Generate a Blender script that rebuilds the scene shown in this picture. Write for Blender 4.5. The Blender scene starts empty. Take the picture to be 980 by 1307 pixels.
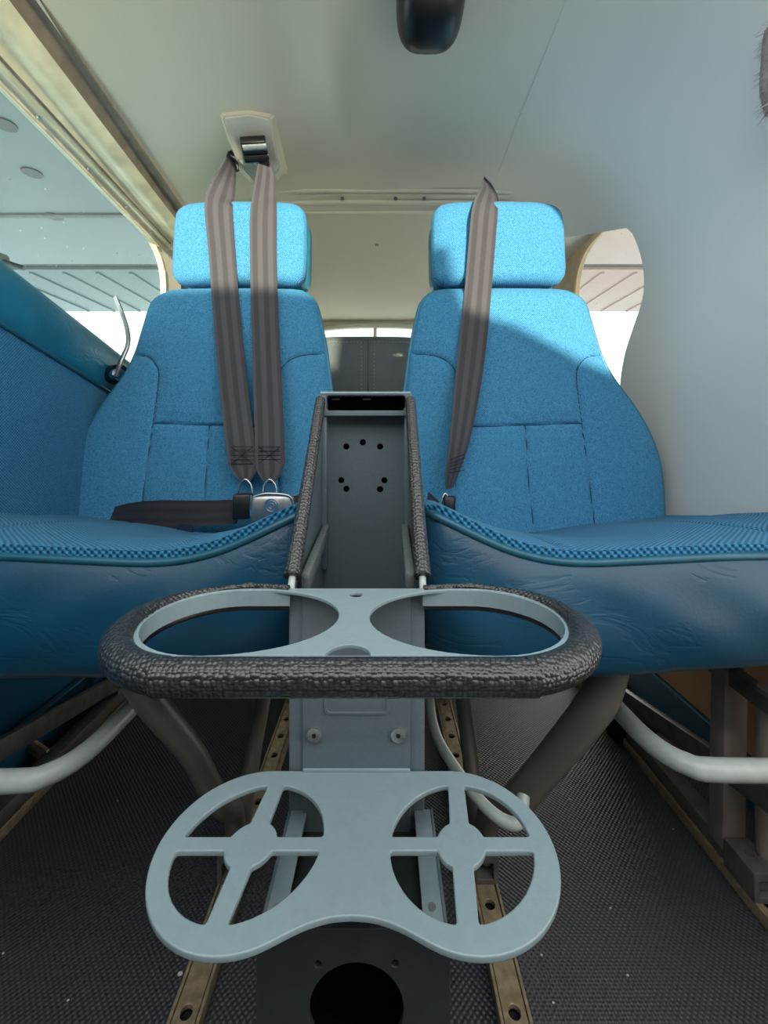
import bpy, bmesh, math, random
from mathutils import Vector, Matrix
random.seed(7)
scene = bpy.context.scene
C = scene.collection

# ------------------------------------------------------------------ camera, world, lights, exposure
F, CX, CY, H = 540.0, 489.0, 556.0, 0.56          # focal length in px, vanishing point, eye height above the floor
cam_d = bpy.data.cameras.new('camera'); cam = bpy.data.objects.new('camera', cam_d); C.objects.link(cam)
cam.location = (0, 0, H); cam.rotation_euler = (math.radians(90), 0, 0)
cam_d.sensor_fit = 'HORIZONTAL'; cam_d.sensor_width = 36; cam_d.lens = F / 980 * 36
cam_d.shift_x = (490 - CX) / 980; cam_d.shift_y = -(653.5 - CY) / 980
cam_d.clip_start = 0.01
scene.camera = cam
scene.view_settings.view_transform = 'Standard'; scene.view_settings.look = 'None'
scene.view_settings.gamma = 1; scene.view_settings.use_curve_mapping = False
scene.view_settings.exposure = 0.5

w = bpy.data.worlds.new('sky'); scene.world = w; w.use_nodes = True
bg = w.node_tree.nodes['Background']; bg.inputs[0].default_value = (0.98, 0.98, 0.96, 1); bg.inputs[1].default_value = 2.0

def light(name, kind, loc, rot, energy, color, **k):
    d = bpy.data.lights.new(name, kind); d.energy = energy; d.color = color
    for a, b in k.items(): setattr(d, a, b)
    o = bpy.data.objects.new(name, d); C.objects.link(o); o.location = loc; o.rotation_euler = rot
    return o
sun_dir = Vector((-0.22, 1.0, -0.135)).normalized()
sun = light('sun', 'SUN', (1, -2, 2), (0, 0, 0), 5.2, (1.0, 0.93, 0.72), angle=math.radians(1.3))
sun.rotation_euler = sun_dir.to_track_quat('-Z', 'Y').to_euler()
# daylight coming in through the windscreen (behind the camera)
light('windscreen_daylight', 'AREA', (-0.05, -0.62, .80), (math.radians(97), 0, 0), 13.0, (1.0, 0.98, 0.92), shape='RECTANGLE', size=1.1, size_y=0.55)

# ------------------------------------------------------------------ materials
def mat(name, col, rough=0.5, metal=0.0, noise=0.0, nscale=40, bump=0.0, bscale=200, spec=0.5, col2=None, coat=0.0, sheen=0.0):
    m = bpy.data.materials.new(name); m.use_nodes = True
    nt = m.node_tree; b = nt.nodes['Principled BSDF']
    b.inputs['Base Color'].default_value = (*col, 1); b.inputs['Roughness'].default_value = rough
    b.inputs['Metallic'].default_value = metal; b.inputs['Specular IOR Level'].default_value = spec
    if coat: b.inputs['Coat Weight'].default_value = coat
    if sheen: b.inputs['Sheen Weight'].default_value = sheen
    tc = nt.nodes.new('ShaderNodeTexCoord')
    if noise or col2:
        n = nt.nodes.new('ShaderNodeTexNoise'); n.inputs['Scale'].default_value = nscale; n.inputs['Detail'].default_value = 5
        nt.links.new(tc.outputs['Object'], n.inputs['Vector'])
        mx = nt.nodes.new('ShaderNodeMix'); mx.data_type = 'RGBA'
        c2 = col2 or tuple(c * (1 - noise) for c in col)
        r = nt.nodes.new('ShaderNodeValToRGB'); r.color_ramp.elements[0].position = .35; r.color_ramp.elements[1].position = .65
        nt.links.new(n.outputs['Fac'], r.inputs['Fac']); nt.links.new(r.outputs['Color'], mx.inputs['Factor'])
        mx.inputs['A'].default_value = (*c2, 1); mx.inputs['B'].default_value = (*col, 1)
        nt.links.new(mx.outputs['Result'], b.inputs['Base Color'])
    if bump:
        n2 = nt.nodes.new('ShaderNodeTexNoise'); n2.inputs['Scale'].default_value = bscale; n2.inputs['Detail'].default_value = 6
        nt.links.new(tc.outputs['Object'], n2.inputs['Vector'])
        bp = nt.nodes.new('ShaderNodeBump'); bp.inputs['Strength'].default_value = bump; bp.inputs['Distance'].default_value = 0.003
        nt.links.new(n2.outputs['Fac'], bp.inputs['Height']); nt.links.new(bp.outputs['Normal'], b.inputs['Normal'])
    return m

def fmath(nt, op, a, b=None):
    n = nt.nodes.new('ShaderNodeMath'); n.operation = op
    for i, v in enumerate((a, b)):
        if v is None: continue
        if isinstance(v, (int, float)): n.inputs[i].default_value = v
        else: nt.links.new(v, n.inputs[i])
    return n.outputs[0]

def weave(name, colA, colB, axes, freq, strength, rough=0.8, dist=0.0015, heather=0.5, diag=False, spec=0.3, hscale=600, sheen=0.08):
    """woven cloth or moulded pattern: product of two sine ribs along two object axes"""
    m = mat(name, colA, rough, spec=spec); nt = m.node_tree; b = nt.nodes['Principled BSDF']
    b.inputs['Sheen Weight'].default_value = sheen
    tc = [n for n in nt.nodes if n.bl_idname == 'ShaderNodeTexCoord'][0]
    sep = nt.nodes.new('ShaderNodeSeparateXYZ'); nt.links.new(tc.outputs['Object'], sep.inputs[0])
    second = fmath(nt, 'SUBTRACT', sep.outputs[1], sep.outputs[2]) if axes[1] == 'yz' else sep.outputs[axes[1]]
    a0 = fmath(nt, 'MULTIPLY', sep.outputs[axes[0]], freq); a1 = fmath(nt, 'MULTIPLY', second, freq)
    if diag:
        p, q = fmath(nt, 'ADD', a0, a1), fmath(nt, 'SUBTRACT', a0, a1)
    else: p, q = a0, a1
    s = fmath(nt, 'MULTIPLY', fmath(nt, 'SINE', p), fmath(nt, 'SINE', q))
    s = fmath(nt, 'ADD', fmath(nt, 'MULTIPLY', s, 0.5), 0.5)
    n = nt.nodes.new('ShaderNodeTexNoise'); n.inputs['Scale'].default_value = hscale; n.inputs['Detail'].default_value = 2
    nt.links.new(tc.outputs['Object'], n.inputs['Vector'])
    f = fmath(nt, 'ADD', fmath(nt, 'MULTIPLY', s, 1 - heather), fmath(nt, 'MULTIPLY', n.outputs['Fac'], heather))
    r = nt.nodes.new('ShaderNodeValToRGB'); r.color_ramp.elements[0].position = .3; r.color_ramp.elements[1].position = .62
    r.color_ramp.elements[0].color = (*colB, 1); r.color_ramp.elements[1].color = (*colA, 1)
    nt.links.new(f, r.inputs['Fac']); nt.links.new(r.outputs['Color'], b.inputs['Base Color'])
    bp = nt.nodes.new('ShaderNodeBump'); bp.inputs['Strength'].default_value = strength; bp.inputs['Distance'].default_value = dist
    nt.links.new(s, bp.inputs['Height']); nt.links.new(bp.outputs['Normal'], b.inputs['Normal'])
    return m

def webbing(name, colA, colB):
    m = mat(name, colA, 0.55, spec=0.4); nt = m.node_tree; b = nt.nodes['Principled BSDF']
    uv = nt.nodes.new('ShaderNodeUVMap'); sep = nt.nodes.new('ShaderNodeSeparateXYZ'); nt.links.new(uv.outputs[0], sep.inputs[0])
    st = fmath(nt, 'ADD', fmath(nt, 'MULTIPLY', fmath(nt, 'COSINE', fmath(nt, 'MULTIPLY', sep.outputs[0], 6.283 * 2.6)), 0.5), 0.5)
    fine = fmath(nt, 'MULTIPLY', fmath(nt, 'SINE', fmath(nt, 'MULTIPLY', sep.outputs[1], 2600.0)), fmath(nt, 'SINE', fmath(nt, 'MULTIPLY', sep.outputs[0], 6.283 * 24)))
    r = nt.nodes.new('ShaderNodeValToRGB'); r.color_ramp.elements[0].position = .3; r.color_ramp.elements[1].position = .7
    r.color_ramp.elements[0].color = (*colB, 1); r.color_ramp.elements[1].color = (*colA, 1)
    nt.links.new(st, r.inputs['Fac'])
    nt.links.new(r.outputs['Color'], b.inputs['Base Color'])
    bp = nt.nodes.new('ShaderNodeBump'); bp.inputs['Strength'].default_value = .6; bp.inputs['Distance'].default_value = .0006
    nt.links.new(fmath(nt, 'ADD', fine, fmath(nt, 'MULTIPLY', st, 1.5)), bp.inputs['Height']); nt.links.new(bp.outputs['Normal'], b.inputs['Normal'])
    return m

def vinyl(name, col, rough=0.42):
    m = mat(name, col, rough, noise=0.22, nscale=14); nt = m.node_tree; b = nt.nodes['Principled BSDF']
    tc = [n for n in nt.nodes if n.bl_idname == 'ShaderNodeTexCoord'][0]
    mp = nt.nodes.new('ShaderNodeMapping'); mp.inputs['Scale'].default_value = (9, 20, 30); mp.inputs['Rotation'].default_value = (0, .25, 0)
    nt.links.new(tc.outputs['Object'], mp.inputs[0])
    n = nt.nodes.new('ShaderNodeTexNoise'); n.inputs['Scale'].default_value = 1.0; n.inputs['Detail'].default_value = 5; n.inputs['Distortion'].default_value = 1.6
    nt.links.new(mp.outputs[0], n.inputs['Vector'])
    # thin creases where the noise crosses its middle value
    cr = fmath(nt, 'MINIMUM', fmath(nt, 'MULTIPLY', fmath(nt, 'ABSOLUTE', fmath(nt, 'SUBTRACT', n.outputs['Fac'], 0.5)), 14.0), 1.0)
    n2 = nt.nodes.new('ShaderNodeTexNoise'); n2.inputs['Scale'].default_value = 320; nt.links.new(tc.outputs['Object'], n2.inputs['Vector'])
    mask = nt.nodes.new('ShaderNodeTexNoise'); mask.inputs['Scale'].default_value = 9; nt.links.new(tc.outputs['Object'], mask.inputs['Vector'])
    mk = fmath(nt, 'GREATER_THAN', mask.outputs['Fac'], 0.5)
    h = fmath(nt, 'ADD', fmath(nt, 'MULTIPLY', fmath(nt, 'MULTIPLY', cr, mk), .6), fmath(nt, 'MULTIPLY', n2.outputs['Fac'], 0.25))
    bp = nt.nodes.new('ShaderNodeBump'); bp.inputs['Strength'].default_value = .35; bp.inputs['Distance'].default_value = .0012
    nt.links.new(h, bp.inputs['Height']); nt.links.new(bp.outputs['Normal'], b.inputs['Normal'])
    return m

def glass(name, tint=(0.82, 0.92, 0.93)):
    m = bpy.data.materials.new(name); m.use_nodes = True; nt = m.node_tree
    for n in list(nt.nodes): nt.nodes.remove(n)
    out = nt.nodes.new('ShaderNodeOutputMaterial'); t = nt.nodes.new('ShaderNodeBsdfTransparent'); t.inputs[0].default_value = (*tint, 1)
    g = nt.nodes.new('ShaderNodeBsdfGlossy'); g.inputs['Roughness'].default_value = 0.05
    lw = nt.nodes.new('ShaderNodeLayerWeight'); lw.inputs[0].default_value = .035
    mx = nt.nodes.new('ShaderNodeMixShader'); nt.links.new(lw.outputs['Fresnel'], mx.inputs[0])
    nt.links.new(t.outputs[0], mx.inputs[1]); nt.links.new(g.outputs[0], mx.inputs[2])
    d = nt.nodes.new('ShaderNodeBsdfDiffuse'); d.inputs[0].default_value = (.8, .85, .85, 1)
    tc = nt.nodes.new('ShaderNodeTexCoord'); v = nt.nodes.new('ShaderNodeTexVoronoi'); v.inputs['Scale'].default_value = 38
    nt.links.new(tc.outputs['Object'], v.inputs['Vector'])
    sp = fmath(nt, 'LESS_THAN', v.outputs['Distance'], 0.07)
    nz = nt.nodes.new('ShaderNodeTexNoise'); nz.inputs['Scale'].default_value = 6; nt.links.new(tc.outputs['Object'], nz.inputs['Vector'])
    fac = fmath(nt, 'ADD', fmath(nt, 'MULTIPLY', fmath(nt, 'MULTIPLY', sp, fmath(nt, 'GREATER_THAN', nz.outputs['Fac'], .5)), .6), 0.05)
    m2 = nt.nodes.new('ShaderNodeMixShader'); nt.links.new(fac, m2.inputs[0]); nt.links.new(mx.outputs[0], m2.inputs[1]); nt.links.new(d.outputs[0], m2.inputs[2])
    nt.links.new(m2.outputs[0], out.inputs[0])
    return m

M = {}
M['back_fabric'] = weave('blue_back_fabric', (.088, .36, .60), (.016, .125, .27), (0, 2), 1700, .5, heather=.65, dist=.001, hscale=420)
M['seat_fabric'] = weave('blue_seat_weave', (.040, .28, .50), (.005, .075, .18), (0, 'yz'), 900, .9, heather=.25, dist=.002)
M['door_fabric'] = weave('blue_door_fabric', (.050, .26, .44), (.010, .085, .19), (1, 2), 1300, .6, heather=.5, dist=.001, hscale=420)
M['vinyl'] = vinyl('teal_blue_vinyl', (.003, .068, .135), .38)
M['vinyl_light'] = vinyl('light_teal_vinyl', (.03, .24, .36), .35)
M['seamdark'] = mat('dark_blue_seam', (.008, .05, .11), .8, noise=.1)
M['piping'] = mat('teal_piping', (.015, .12, .19), .35, noise=.2)
M['belt'] = webbing('grey_webbing', (.102, .096, .104), (.066, .060, .066))
M['lap'] = webbing('black_webbing', (.045, .04, .048), (.035, .03, .038))
M['thread'] = mat('dark_thread', (.02, .018, .02), .8, noise=.2)
M['paint'] = mat('console_grey_paint', (.145, .195, .22), .36, noise=.08, nscale=300, bump=.08, bscale=900)
M['tray'] = mat('tray_grey_paint', (.27, .365, .395), .30, noise=.06, nscale=200, bump=.06, bscale=900, coat=.2)
M['pedestal'] = mat('pedestal_dark_paint', (.035, .046, .050), .35, noise=.3, nscale=60, spec=.5)
def basket(name, lo, hi):
    m = mat(name, hi, .29, spec=.8); nt = m.node_tree; b = nt.nodes['Principled BSDF']
    tc = [n for n in nt.nodes if n.bl_idname == 'ShaderNodeTexCoord'][0]
    v = nt.nodes.new('ShaderNodeTexVoronoi'); v.inputs['Scale'].default_value = 430; v.inputs['Randomness'].default_value = .45
    nt.links.new(tc.outputs['Object'], v.inputs['Vector'])
    r = nt.nodes.new('ShaderNodeValToRGB'); r.color_ramp.elements[0].position = .2; r.color_ramp.elements[1].position = .75
    r.color_ramp.elements[0].color = (*hi, 1); r.color_ramp.elements[1].color = (*lo, 1)
    nt.links.new(v.outputs['Distance'], r.inputs['Fac']); nt.links.new(r.outputs['Color'], b.inputs['Base Color'])
    bp = nt.nodes.new('ShaderNodeBump'); bp.invert = True; bp.inputs['Strength'].default_value = .8; bp.inputs['Distance'].default_value = .0012
    nt.links.new(v.outputs['Distance'], bp.inputs['Height']); nt.links.new(bp.outputs['Normal'], b.inputs['Normal'])
    return m
M['pad'] = basket('black_basket_trim', (.008, .0095, .011), (.040, .046, .052))
M['padz'] = basket('black_basket_trim_upright', (.012, .013, .014), (.068, .070, .074))
M['void'] = mat('painted_shade_black', (.003, .003, .003), .95, noise=.2, spec=0)  # shade painted in as flat black inside console holes and slots
M['black'] = mat('black_plastic', (.008, .008, .009), .35, noise=.3)
M['chrome'] = mat('chrome', (.8, .8, .8), .12, 1.0, noise=.08, nscale=60)
M['screwmetal'] = mat('bright_screw', (.62, .62, .62), .22, .85, noise=.1)
M['steel'] = mat('brushed_steel', (.5, .5, .5), .3, .9, noise=.2, nscale=90)
def lining_mat():
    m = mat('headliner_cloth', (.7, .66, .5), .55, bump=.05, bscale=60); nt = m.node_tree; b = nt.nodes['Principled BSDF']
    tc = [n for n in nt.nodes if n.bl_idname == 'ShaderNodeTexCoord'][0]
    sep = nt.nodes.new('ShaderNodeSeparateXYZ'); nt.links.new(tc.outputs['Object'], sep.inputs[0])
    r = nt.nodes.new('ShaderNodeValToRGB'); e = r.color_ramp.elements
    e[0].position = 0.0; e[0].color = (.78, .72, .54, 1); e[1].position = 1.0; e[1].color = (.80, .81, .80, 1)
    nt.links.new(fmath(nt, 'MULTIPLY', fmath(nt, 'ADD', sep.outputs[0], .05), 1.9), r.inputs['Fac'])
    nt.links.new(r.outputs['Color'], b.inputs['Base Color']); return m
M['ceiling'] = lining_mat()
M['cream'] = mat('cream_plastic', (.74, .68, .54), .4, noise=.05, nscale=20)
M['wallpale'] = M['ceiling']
M['gold'] = mat('zinc_primer_gold_trim', (.95, .87, .58), .3, .1, noise=.25, nscale=20)
M['brown'] = mat('brown_channel', (.24, .20, .14), .4, .1, noise=.3, nscale=30, bump=.2, bscale=150)
M['peach'] = mat('peach_frame', (.66, .48, .30), .45, noise=.15)
M['track'] = mat('worn_seat_track', (.48, .39, .25), .35, .3, noise=.35, nscale=120)
M['taupe'] = mat('taupe_leg_paint', (.17, .163, .14), .4, noise=.15, nscale=30)
M['frame'] = mat('grey_frame_paint', (.15, .15, .14), .45, noise=.35, nscale=60)
M['post'] = mat('pinkish_grey_cast_leg', (.36, .31, .27), .4, noise=.25, nscale=30)
M['bar'] = mat('pale_green_white_bar', (.55, .62, .58), .35, noise=.1, nscale=60)
M['leather'] = mat('dark_grey_leather', (.15, .175, .18), .42, noise=.15, nscale=25, bump=.35, bscale=260)
M['stitch'] = mat('pale_grey_stitch', (.35, .36, .36), .7, noise=.2)
M['bluepanel'] = mat('blue_painted_panel', (.02, .13, .24), .3, noise=.1)
M['tan'] = mat('tan_side_trim', (.85, .48, .26), .5, noise=.25, nscale=7)
M['pink'] = mat('pinkish_bracket', (.5, .38, .34), .4, noise=.2)
M['wing'] = mat('wing_underside', (.17, .23, .235), .4, noise=.08, nscale=3)
M['wingr'] = mat('wing_underside_warm_reflection', (.50, .34, .31), .45, noise=.08, nscale=3)  # warm reflected light is put into this copy of the wing colour
M['accessgrey'] = mat('access_plate_grey', (.05, .065, .07), .4, noise=.1)
M['concrete'] = mat('pale_concrete', (.8, .8, .78), .8, noise=.08, nscale=4)
M['fur'] = mat('grey_pink_fur', (.35, .29, .30), .8, noise=.4, nscale=200)
M['crumb'] = mat('crumb', (.75, .7, .55), .8, noise=.2)
M['glass'] = glass('side_window_glass')
def floor_mat():
    m = weave('ribbed_black_rubber', (.055, .062, .07), (.028, .032, .038), (0, 1), 980, .7, rough=.45, dist=.0016, heather=.2, spec=.6, diag=False, sheen=0)
    return m
M['floor'] = floor_mat()

# ------------------------------------------------------------------ helpers
def P(px, py, Y):
    """the point of the cabin at distance Y aft of the eye on a line of sight"""
    return Vector(((px - CX) * Y / F, Y, H - (py - CY) * Y / F))
off = {}
def link(name, me, m, parent=None, smooth=True):
    if m: me.materials.append(M[m] if isinstance(m, str) else m)
    if smooth:
        for p in me.polygons: p.use_smooth = True
    o = bpy.data.objects.new(name, me); C.objects.link(o)
    if parent is not None:
        base = off.get(parent.name, Vector((0, 0, 0)))
        me.transform(Matrix.Translation(-base)); o.parent = parent; off[o.name] = base
    return o
def obj(name, bm, m, parent=None, smooth=True, angle=40):
    bmesh.ops.recalc_face_normals(bm, faces=bm.faces)
    me = bpy.data.meshes.new(name); bm.to_mesh(me); bm.free()
    o = link(name, me, m, parent, smooth)
    if smooth: sharp(me, angle)
    return o
def sharp(me, angle):
    bm = bmesh.new(); bm.from_mesh(me); a = math.radians(angle)
    for e in bm.edges:
        e.smooth = not (len(e.link_faces) == 2 and e.calc_face_angle(0) > a)
    bm.to_mesh(me); bm.free()
def tag(o, label, cat=None, group=None):
    if label: o['label'] = label
    if cat: o['category'] = cat
    if group: o['group'] = group
    return o
def thing(name, label, cat, loc, group=None):
    o = bpy.data.objects.new(name, None); C.objects.link(o); o.location = loc; off[o.name] = Vector(loc)
    o.empty_display_size = .02
    return tag(o, label, cat, group)
def struct(o): o['kind'] = 'structure'; return o

def add_box(bm, a, b, bev=0.0):
    a, b = Vector(a), Vector(b); c = (a + b) / 2; s = b - a
    r = bmesh.ops.create_cube(bm, size=1.0, matrix=Matrix.Translation(c) @ Matrix.Diagonal((abs(s.x), abs(s.y), abs(s.z), 1)))
    if bev:
        es = list({e for v in r['verts'] for e in v.link_edges})
        bmesh.ops.bevel(bm, geom=es, offset=bev, segments=3, affect='EDGES', profile=.5)
    return bm
def box(name, a, b, m, parent=None, bev=0.002):
    bm = bmesh.new(); add_box(bm, a, b, bev); return obj(name, bm, m, parent)
def obox(name, centre, ax, ay, az, m, parent=None, bev=.0015):
    """box from a centre and three half-axis vectors"""
    ax, ay, az = Vector(ax), Vector(ay), Vector(az)
    bm = bmesh.new(); mat4 = Matrix((ax * 2, ay * 2, az * 2)).transposed().to_4x4(); mat4.translation = Vector(centre)
    r = bmesh.ops.create_cube(bm, size=1.0, matrix=mat4)
    if bev: bmesh.ops.bevel(bm, geom=list(bm.edges), offset=bev, segments=2, affect='EDGES', profile=.5)
    return obj(name, bm, m, parent)
def beam(name, p, q, wd, ht, m, parent=None, up=(0, 0, 1), bev=.002):
    p, q = Vector(p), Vector(q); d = (q - p) / 2; u = Vector(up); s = d.cross(u).normalized(); u2 = s.cross(d).normalized()
    return obox(name, (p + q) / 2, d, s * wd / 2, u2 * ht / 2, m, parent, bev)
def catmull(pts, n=8, closed=False):
    pts = [Vector(p) for p in pts]; out = []; N = len(pts)
    for i in range(N if closed else N - 1):
        g = (lambda k: pts[k % N]) if closed else (lambda k: pts[min(max(k, 0), N - 1)])
        p0, p1, p2, p3 = g(i - 1), g(i), g(i + 1), g(i + 2)
        for j in range(n):
            t = j / n
            out.append(.5 * ((2 * p1) + (p2 - p0) * t + (2 * p0 - 5 * p1 + 4 * p2 - p3) * t * t + (3 * p1 - p0 - 3 * p2 + p3) * t ** 3))
    if not closed: out.append(pts[-1])
    return out
def add_tube(bm, path, r, seg=12, closed=False, flat=1.0, cap=True, up=None):
    n = len(path); rf = r if callable(r) else (lambda t: r)
    tan = []
    for i in range(n):
        a = path[(i - 1) % n] if closed or i else path[0]; b = path[(i + 1) % n] if closed or i < n - 1 else path[-1]
        tan.append((b - a).normalized())
    nrm = tan[0].orthogonal().normalized() if up is None else (Vector(up) - tan[0] * Vector(up).dot(tan[0])).normalized()
    rings = []
    for i in range(n):
        if up is not None: nrm = Vector(up)
        nrm = (nrm - tan[i] * nrm.dot(tan[i])).normalized(); bi = tan[i].cross(nrm)
        R = rf(i / (n - 1))
        rings.append([bm.verts.new(path[i] + nrm * math.cos(2 * math.pi * k / seg) * R * flat + bi * math.sin(2 * math.pi * k / seg) * R) for k in range(seg)])
    for i in range(n if closed else n - 1):
        A, B = rings[i], rings[(i + 1) % n]
        for k in range(seg): bm.faces.new((A[k], A[(k + 1) % seg], B[(k + 1) % seg], B[k]))
    if not closed and cap: bm.faces.new(rings[0]); bm.faces.new(rings[-1])
    return bm
def tube(name, pts, r, m, parent=None, seg=12, n=8, closed=False, flat=1.0, smoothpath=True, up=None):
    path = catmull(pts, n, closed) if smoothpath else [Vector(p) for p in pts]
    bm = bmesh.new(); add_tube(bm, path, r, seg, closed, flat, up=up)
    return obj(name, bm, m, parent, angle=60)
def add_disc(bm, c, axis, r, h, seg=20, r2=None):
    q = Vector(axis).normalized().to_track_quat('Z', 'Y').to_matrix().to_4x4()
    return bmesh.ops.create_cone(bm, cap_ends=True, segments=seg, radius1=r, radius2=r if r2 is None else r2, depth=h, matrix=Matrix.Translation(Vector(c)) @ q)
def disc(name, c, axis, r, h, m, parent=None, seg=20, r2=None):
    bm = bmesh.new(); add_disc(bm, c, axis, r, h, seg, r2); return obj(name, bm, m, parent, angle=50)
def plate(name, loops, th, m, parent=None, mtx=Matrix.Identity(4), bev=0.0):
    """flat sheet with real cut-outs: loops of 2D points, extruded to th, then placed by mtx"""
    cu = bpy.data.curves.new('t', 'CURVE'); cu.dimensions = '2D'; cu.fill_mode = 'BOTH'; cu.extrude = max(th / 2 - bev, 1e-5)
    cu.bevel_depth = bev; cu.bevel_resolution = 2; cu.offset = -bev
    for lp in loops:
        s = cu.splines.new('POLY'); s.points.add(len(lp) - 1); s.use_cyclic_u = True
        for i, p in enumerate(lp): s.points[i].co = (p[0], p[1], 0, 1)
    t = bpy.data.objects.new('t', cu); C.objects.link(t)
    bpy.context.view_layer.update()
    me = bpy.data.meshes.new_from_object(t.evaluated_get(bpy.context.evaluated_depsgraph_get()))
    bpy.data.objects.remove(t); bpy.data.curves.remove(cu)
    bm = bmesh.new(); bm.from_mesh(me); bmesh.ops.remove_doubles(bm, verts=bm.verts, dist=1e-6); bm.to_mesh(me); bm.free()
    for p in me.polygons: p.use_smooth = abs(p.normal.z) < .98
    fl_ = [p.use_smooth for p in me.polygons]
    me.transform(mtx); me.name = name; me.materials.clear()
    o = link(name, me, m, parent, False)
    sharp(me, 35)
    return o
def circ(cx, cy, r, n=32): return [(cx + r * math.cos(2 * math.pi * i / n), cy + r * math.sin(2 * math.pi * i / n)) for i in range(n)]
def rrect(x0, y0, x1, y1, r, n=6):
    out = []
    for cx, cy, a in ((x1 - r, y1 - r, 0), (x0 + r, y1 - r, 90), (x0 + r, y0 + r, 180), (x1 - r, y0 + r, 270)):
        for k in range(n + 1):
            t = math.radians(a + 90 * k / n); out.append((cx + r * math.cos(t), cy + r * math.sin(t)))
    return out
XZ = lambda Y: Matrix(((1, 0, 0, 0), (0, 0, 1, Y), (0, 1, 0, 0), (0, 0, 0, 1)))       # local (x,y) -> world (x, Y, z)
YZ = lambda X: Matrix(((0, 0, 1, X), (1, 0, 0, 0), (0, 1, 0, 0), (0, 0, 0, 1)))       # local (x,y) -> world (X, y, z)
def round_poly(pts, r, n=5):
    """round the corners of a polygon; r may be a list"""
    out = []; N = len(pts)
    for i in range(N):
        p = Vector(pts[i][:2]); a = Vector(pts[i - 1][:2]); b = Vector(pts[(i + 1) % N][:2])
        ri = r[i] if isinstance(r, (list, tuple)) else r
        da, db = (a - p), (b - p); ri = min(ri, da.length * .48, db.length * .48)
        s, e = p + da.normalized() * ri, p + db.normalized() * ri
        for k in range(n + 1):
            t = k / n; out.append(tuple((1 - t) ** 2 * s + 2 * t * (1 - t) * p + t * t * e))
    return out
def grid(name, f, nu, nv, m, parent=None, thick=0.0, uv=False, angle=60):
    """surface f(u,v); thick closes it into a solid along the normal"""
    bm = bmesh.new(); V = [[bm.verts.new(f(i / nu, j / nv)) for i in range(nu + 1)] for j in range(nv + 1)]
    for j in range(nv):
        for i in range(nu): bm.faces.new((V[j][i], V[j][i + 1], V[j + 1][i + 1], V[j + 1][i]))
    if thick:
        bm.normal_update()
        W = [[bm.verts.new(V[j][i].co - V[j][i].normal * thick) for i in range(nu + 1)] for j in range(nv + 1)]
        for j in range(nv):
            for i in range(nu): bm.faces.new((W[j][i], W[j + 1][i], W[j + 1][i + 1], W[j][i + 1]))
        for i in range(nu):
            bm.faces.new((V[0][i], W[0][i], W[0][i + 1], V[0][i + 1])); bm.faces.new((V[nv][i], V[nv][i + 1], W[nv][i + 1], W[nv][i]))
        for j in range(nv):
            bm.faces.new((V[j][0], V[j + 1][0], W[j + 1][0], W[j][0])); bm.faces.new((V[j][nu], W[j][nu], W[j + 1][nu], V[j + 1][nu]))
    return obj(name, bm, m, parent, angle=angle)
def strap(name, pts, m, parent=None, th=.0016, n=8, curl=.0):
    """webbing: pts = (centre, half-width vector); uv u runs across, v along"""
    cs = catmull([p[0] for p in pts], n); ws = catmull([p[1] for p in pts], n)
    bm = bmesh.new(); uv = bm.loops.layers.uv.new('UVMap'); K = 6; rows = []; L = 0; last = cs[0]
    for i, (c, wv) in enumerate(zip(cs, ws)):
        L += (c - last).length; last = c
        t = (cs[min(i + 1, len(cs) - 1)] - cs[max(i - 1, 0)]).normalized(); nn = t.cross(wv).normalized()
        row = []
        for s in (1, -1):
            for k in (range(K + 1) if s == 1 else range(K, -1, -1)):
                a = k / K * 2 - 1
                row.append((bm.verts.new(c + wv * a + nn * (s * th / 2 - curl * a * a)), k / K, L))
        rows.append(row)
    n2 = len(rows[0])
    def face(vs):
        f = bm.faces.new([v[0] for v in vs])
        for lp, v in zip(f.loops, vs): lp[uv].uv = (v[1], v[2])
    for a, b in zip(rows, rows[1:]):
        for k in range(n2): face((a[k], a[(k + 1) % n2], b[(k + 1) % n2], b[k]))
    face(rows[0]); face(rows[-1])
    return obj(name, bm, m, parent, angle=50)
def lerp(tab, x):
    if x <= tab[0][0]: return tab[0][1]
    for (a, b), (c, d) in zip(tab, tab[1:]):
        if x <= c:
            t = (x - a) / (c - a); return b + (d - b) * t
    return tab[-1][1]
def smooth_tab(tab, n=10):
    p = catmull([Vector((a, b, 0)) for a, b in tab], n); return [(v.x, v.y) for v in p]

# ------------------------------------------------------------------ SETTING
# floor
struct(box('floor', (-.64, -.4, -.03), (.60, 2.0, 0), 'floor', None, 0))
def zc(Y): return 1.185 - .065 * (Y - .5)                 # headliner height on the centre line
def ze(Y): return 1.165 - .14 * (Y - .5)                  # and at its left edge
def head_z(x, y):
    t = min(1, abs((x + .02) / .46)) ** 3 if x < 0 else 0
    z = zc(y) * (1 - t) + ze(y) * t
    z += .010 * math.exp(-((x + .16) / .035) ** 2 - ((y - .72) / .14) ** 2) - .014 * math.exp(-((x + .08) / .03) ** 2 - ((y - .74) / .12) ** 2)
    z += .004 * math.sin(x * 17 + y * 5) * math.exp(-((y - .85) / .2) ** 2)
    return z
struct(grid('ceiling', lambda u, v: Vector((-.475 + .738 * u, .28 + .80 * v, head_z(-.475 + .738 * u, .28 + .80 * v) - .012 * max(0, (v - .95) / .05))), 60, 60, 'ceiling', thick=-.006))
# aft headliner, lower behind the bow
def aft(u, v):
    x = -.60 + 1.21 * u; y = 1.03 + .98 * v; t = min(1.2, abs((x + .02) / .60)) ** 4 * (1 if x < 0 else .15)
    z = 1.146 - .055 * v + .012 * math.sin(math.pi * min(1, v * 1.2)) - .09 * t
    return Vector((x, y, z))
ca = grid('ceiling', aft, 50, 40, 'ceiling', thick=-.006); struct(ca)
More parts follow.
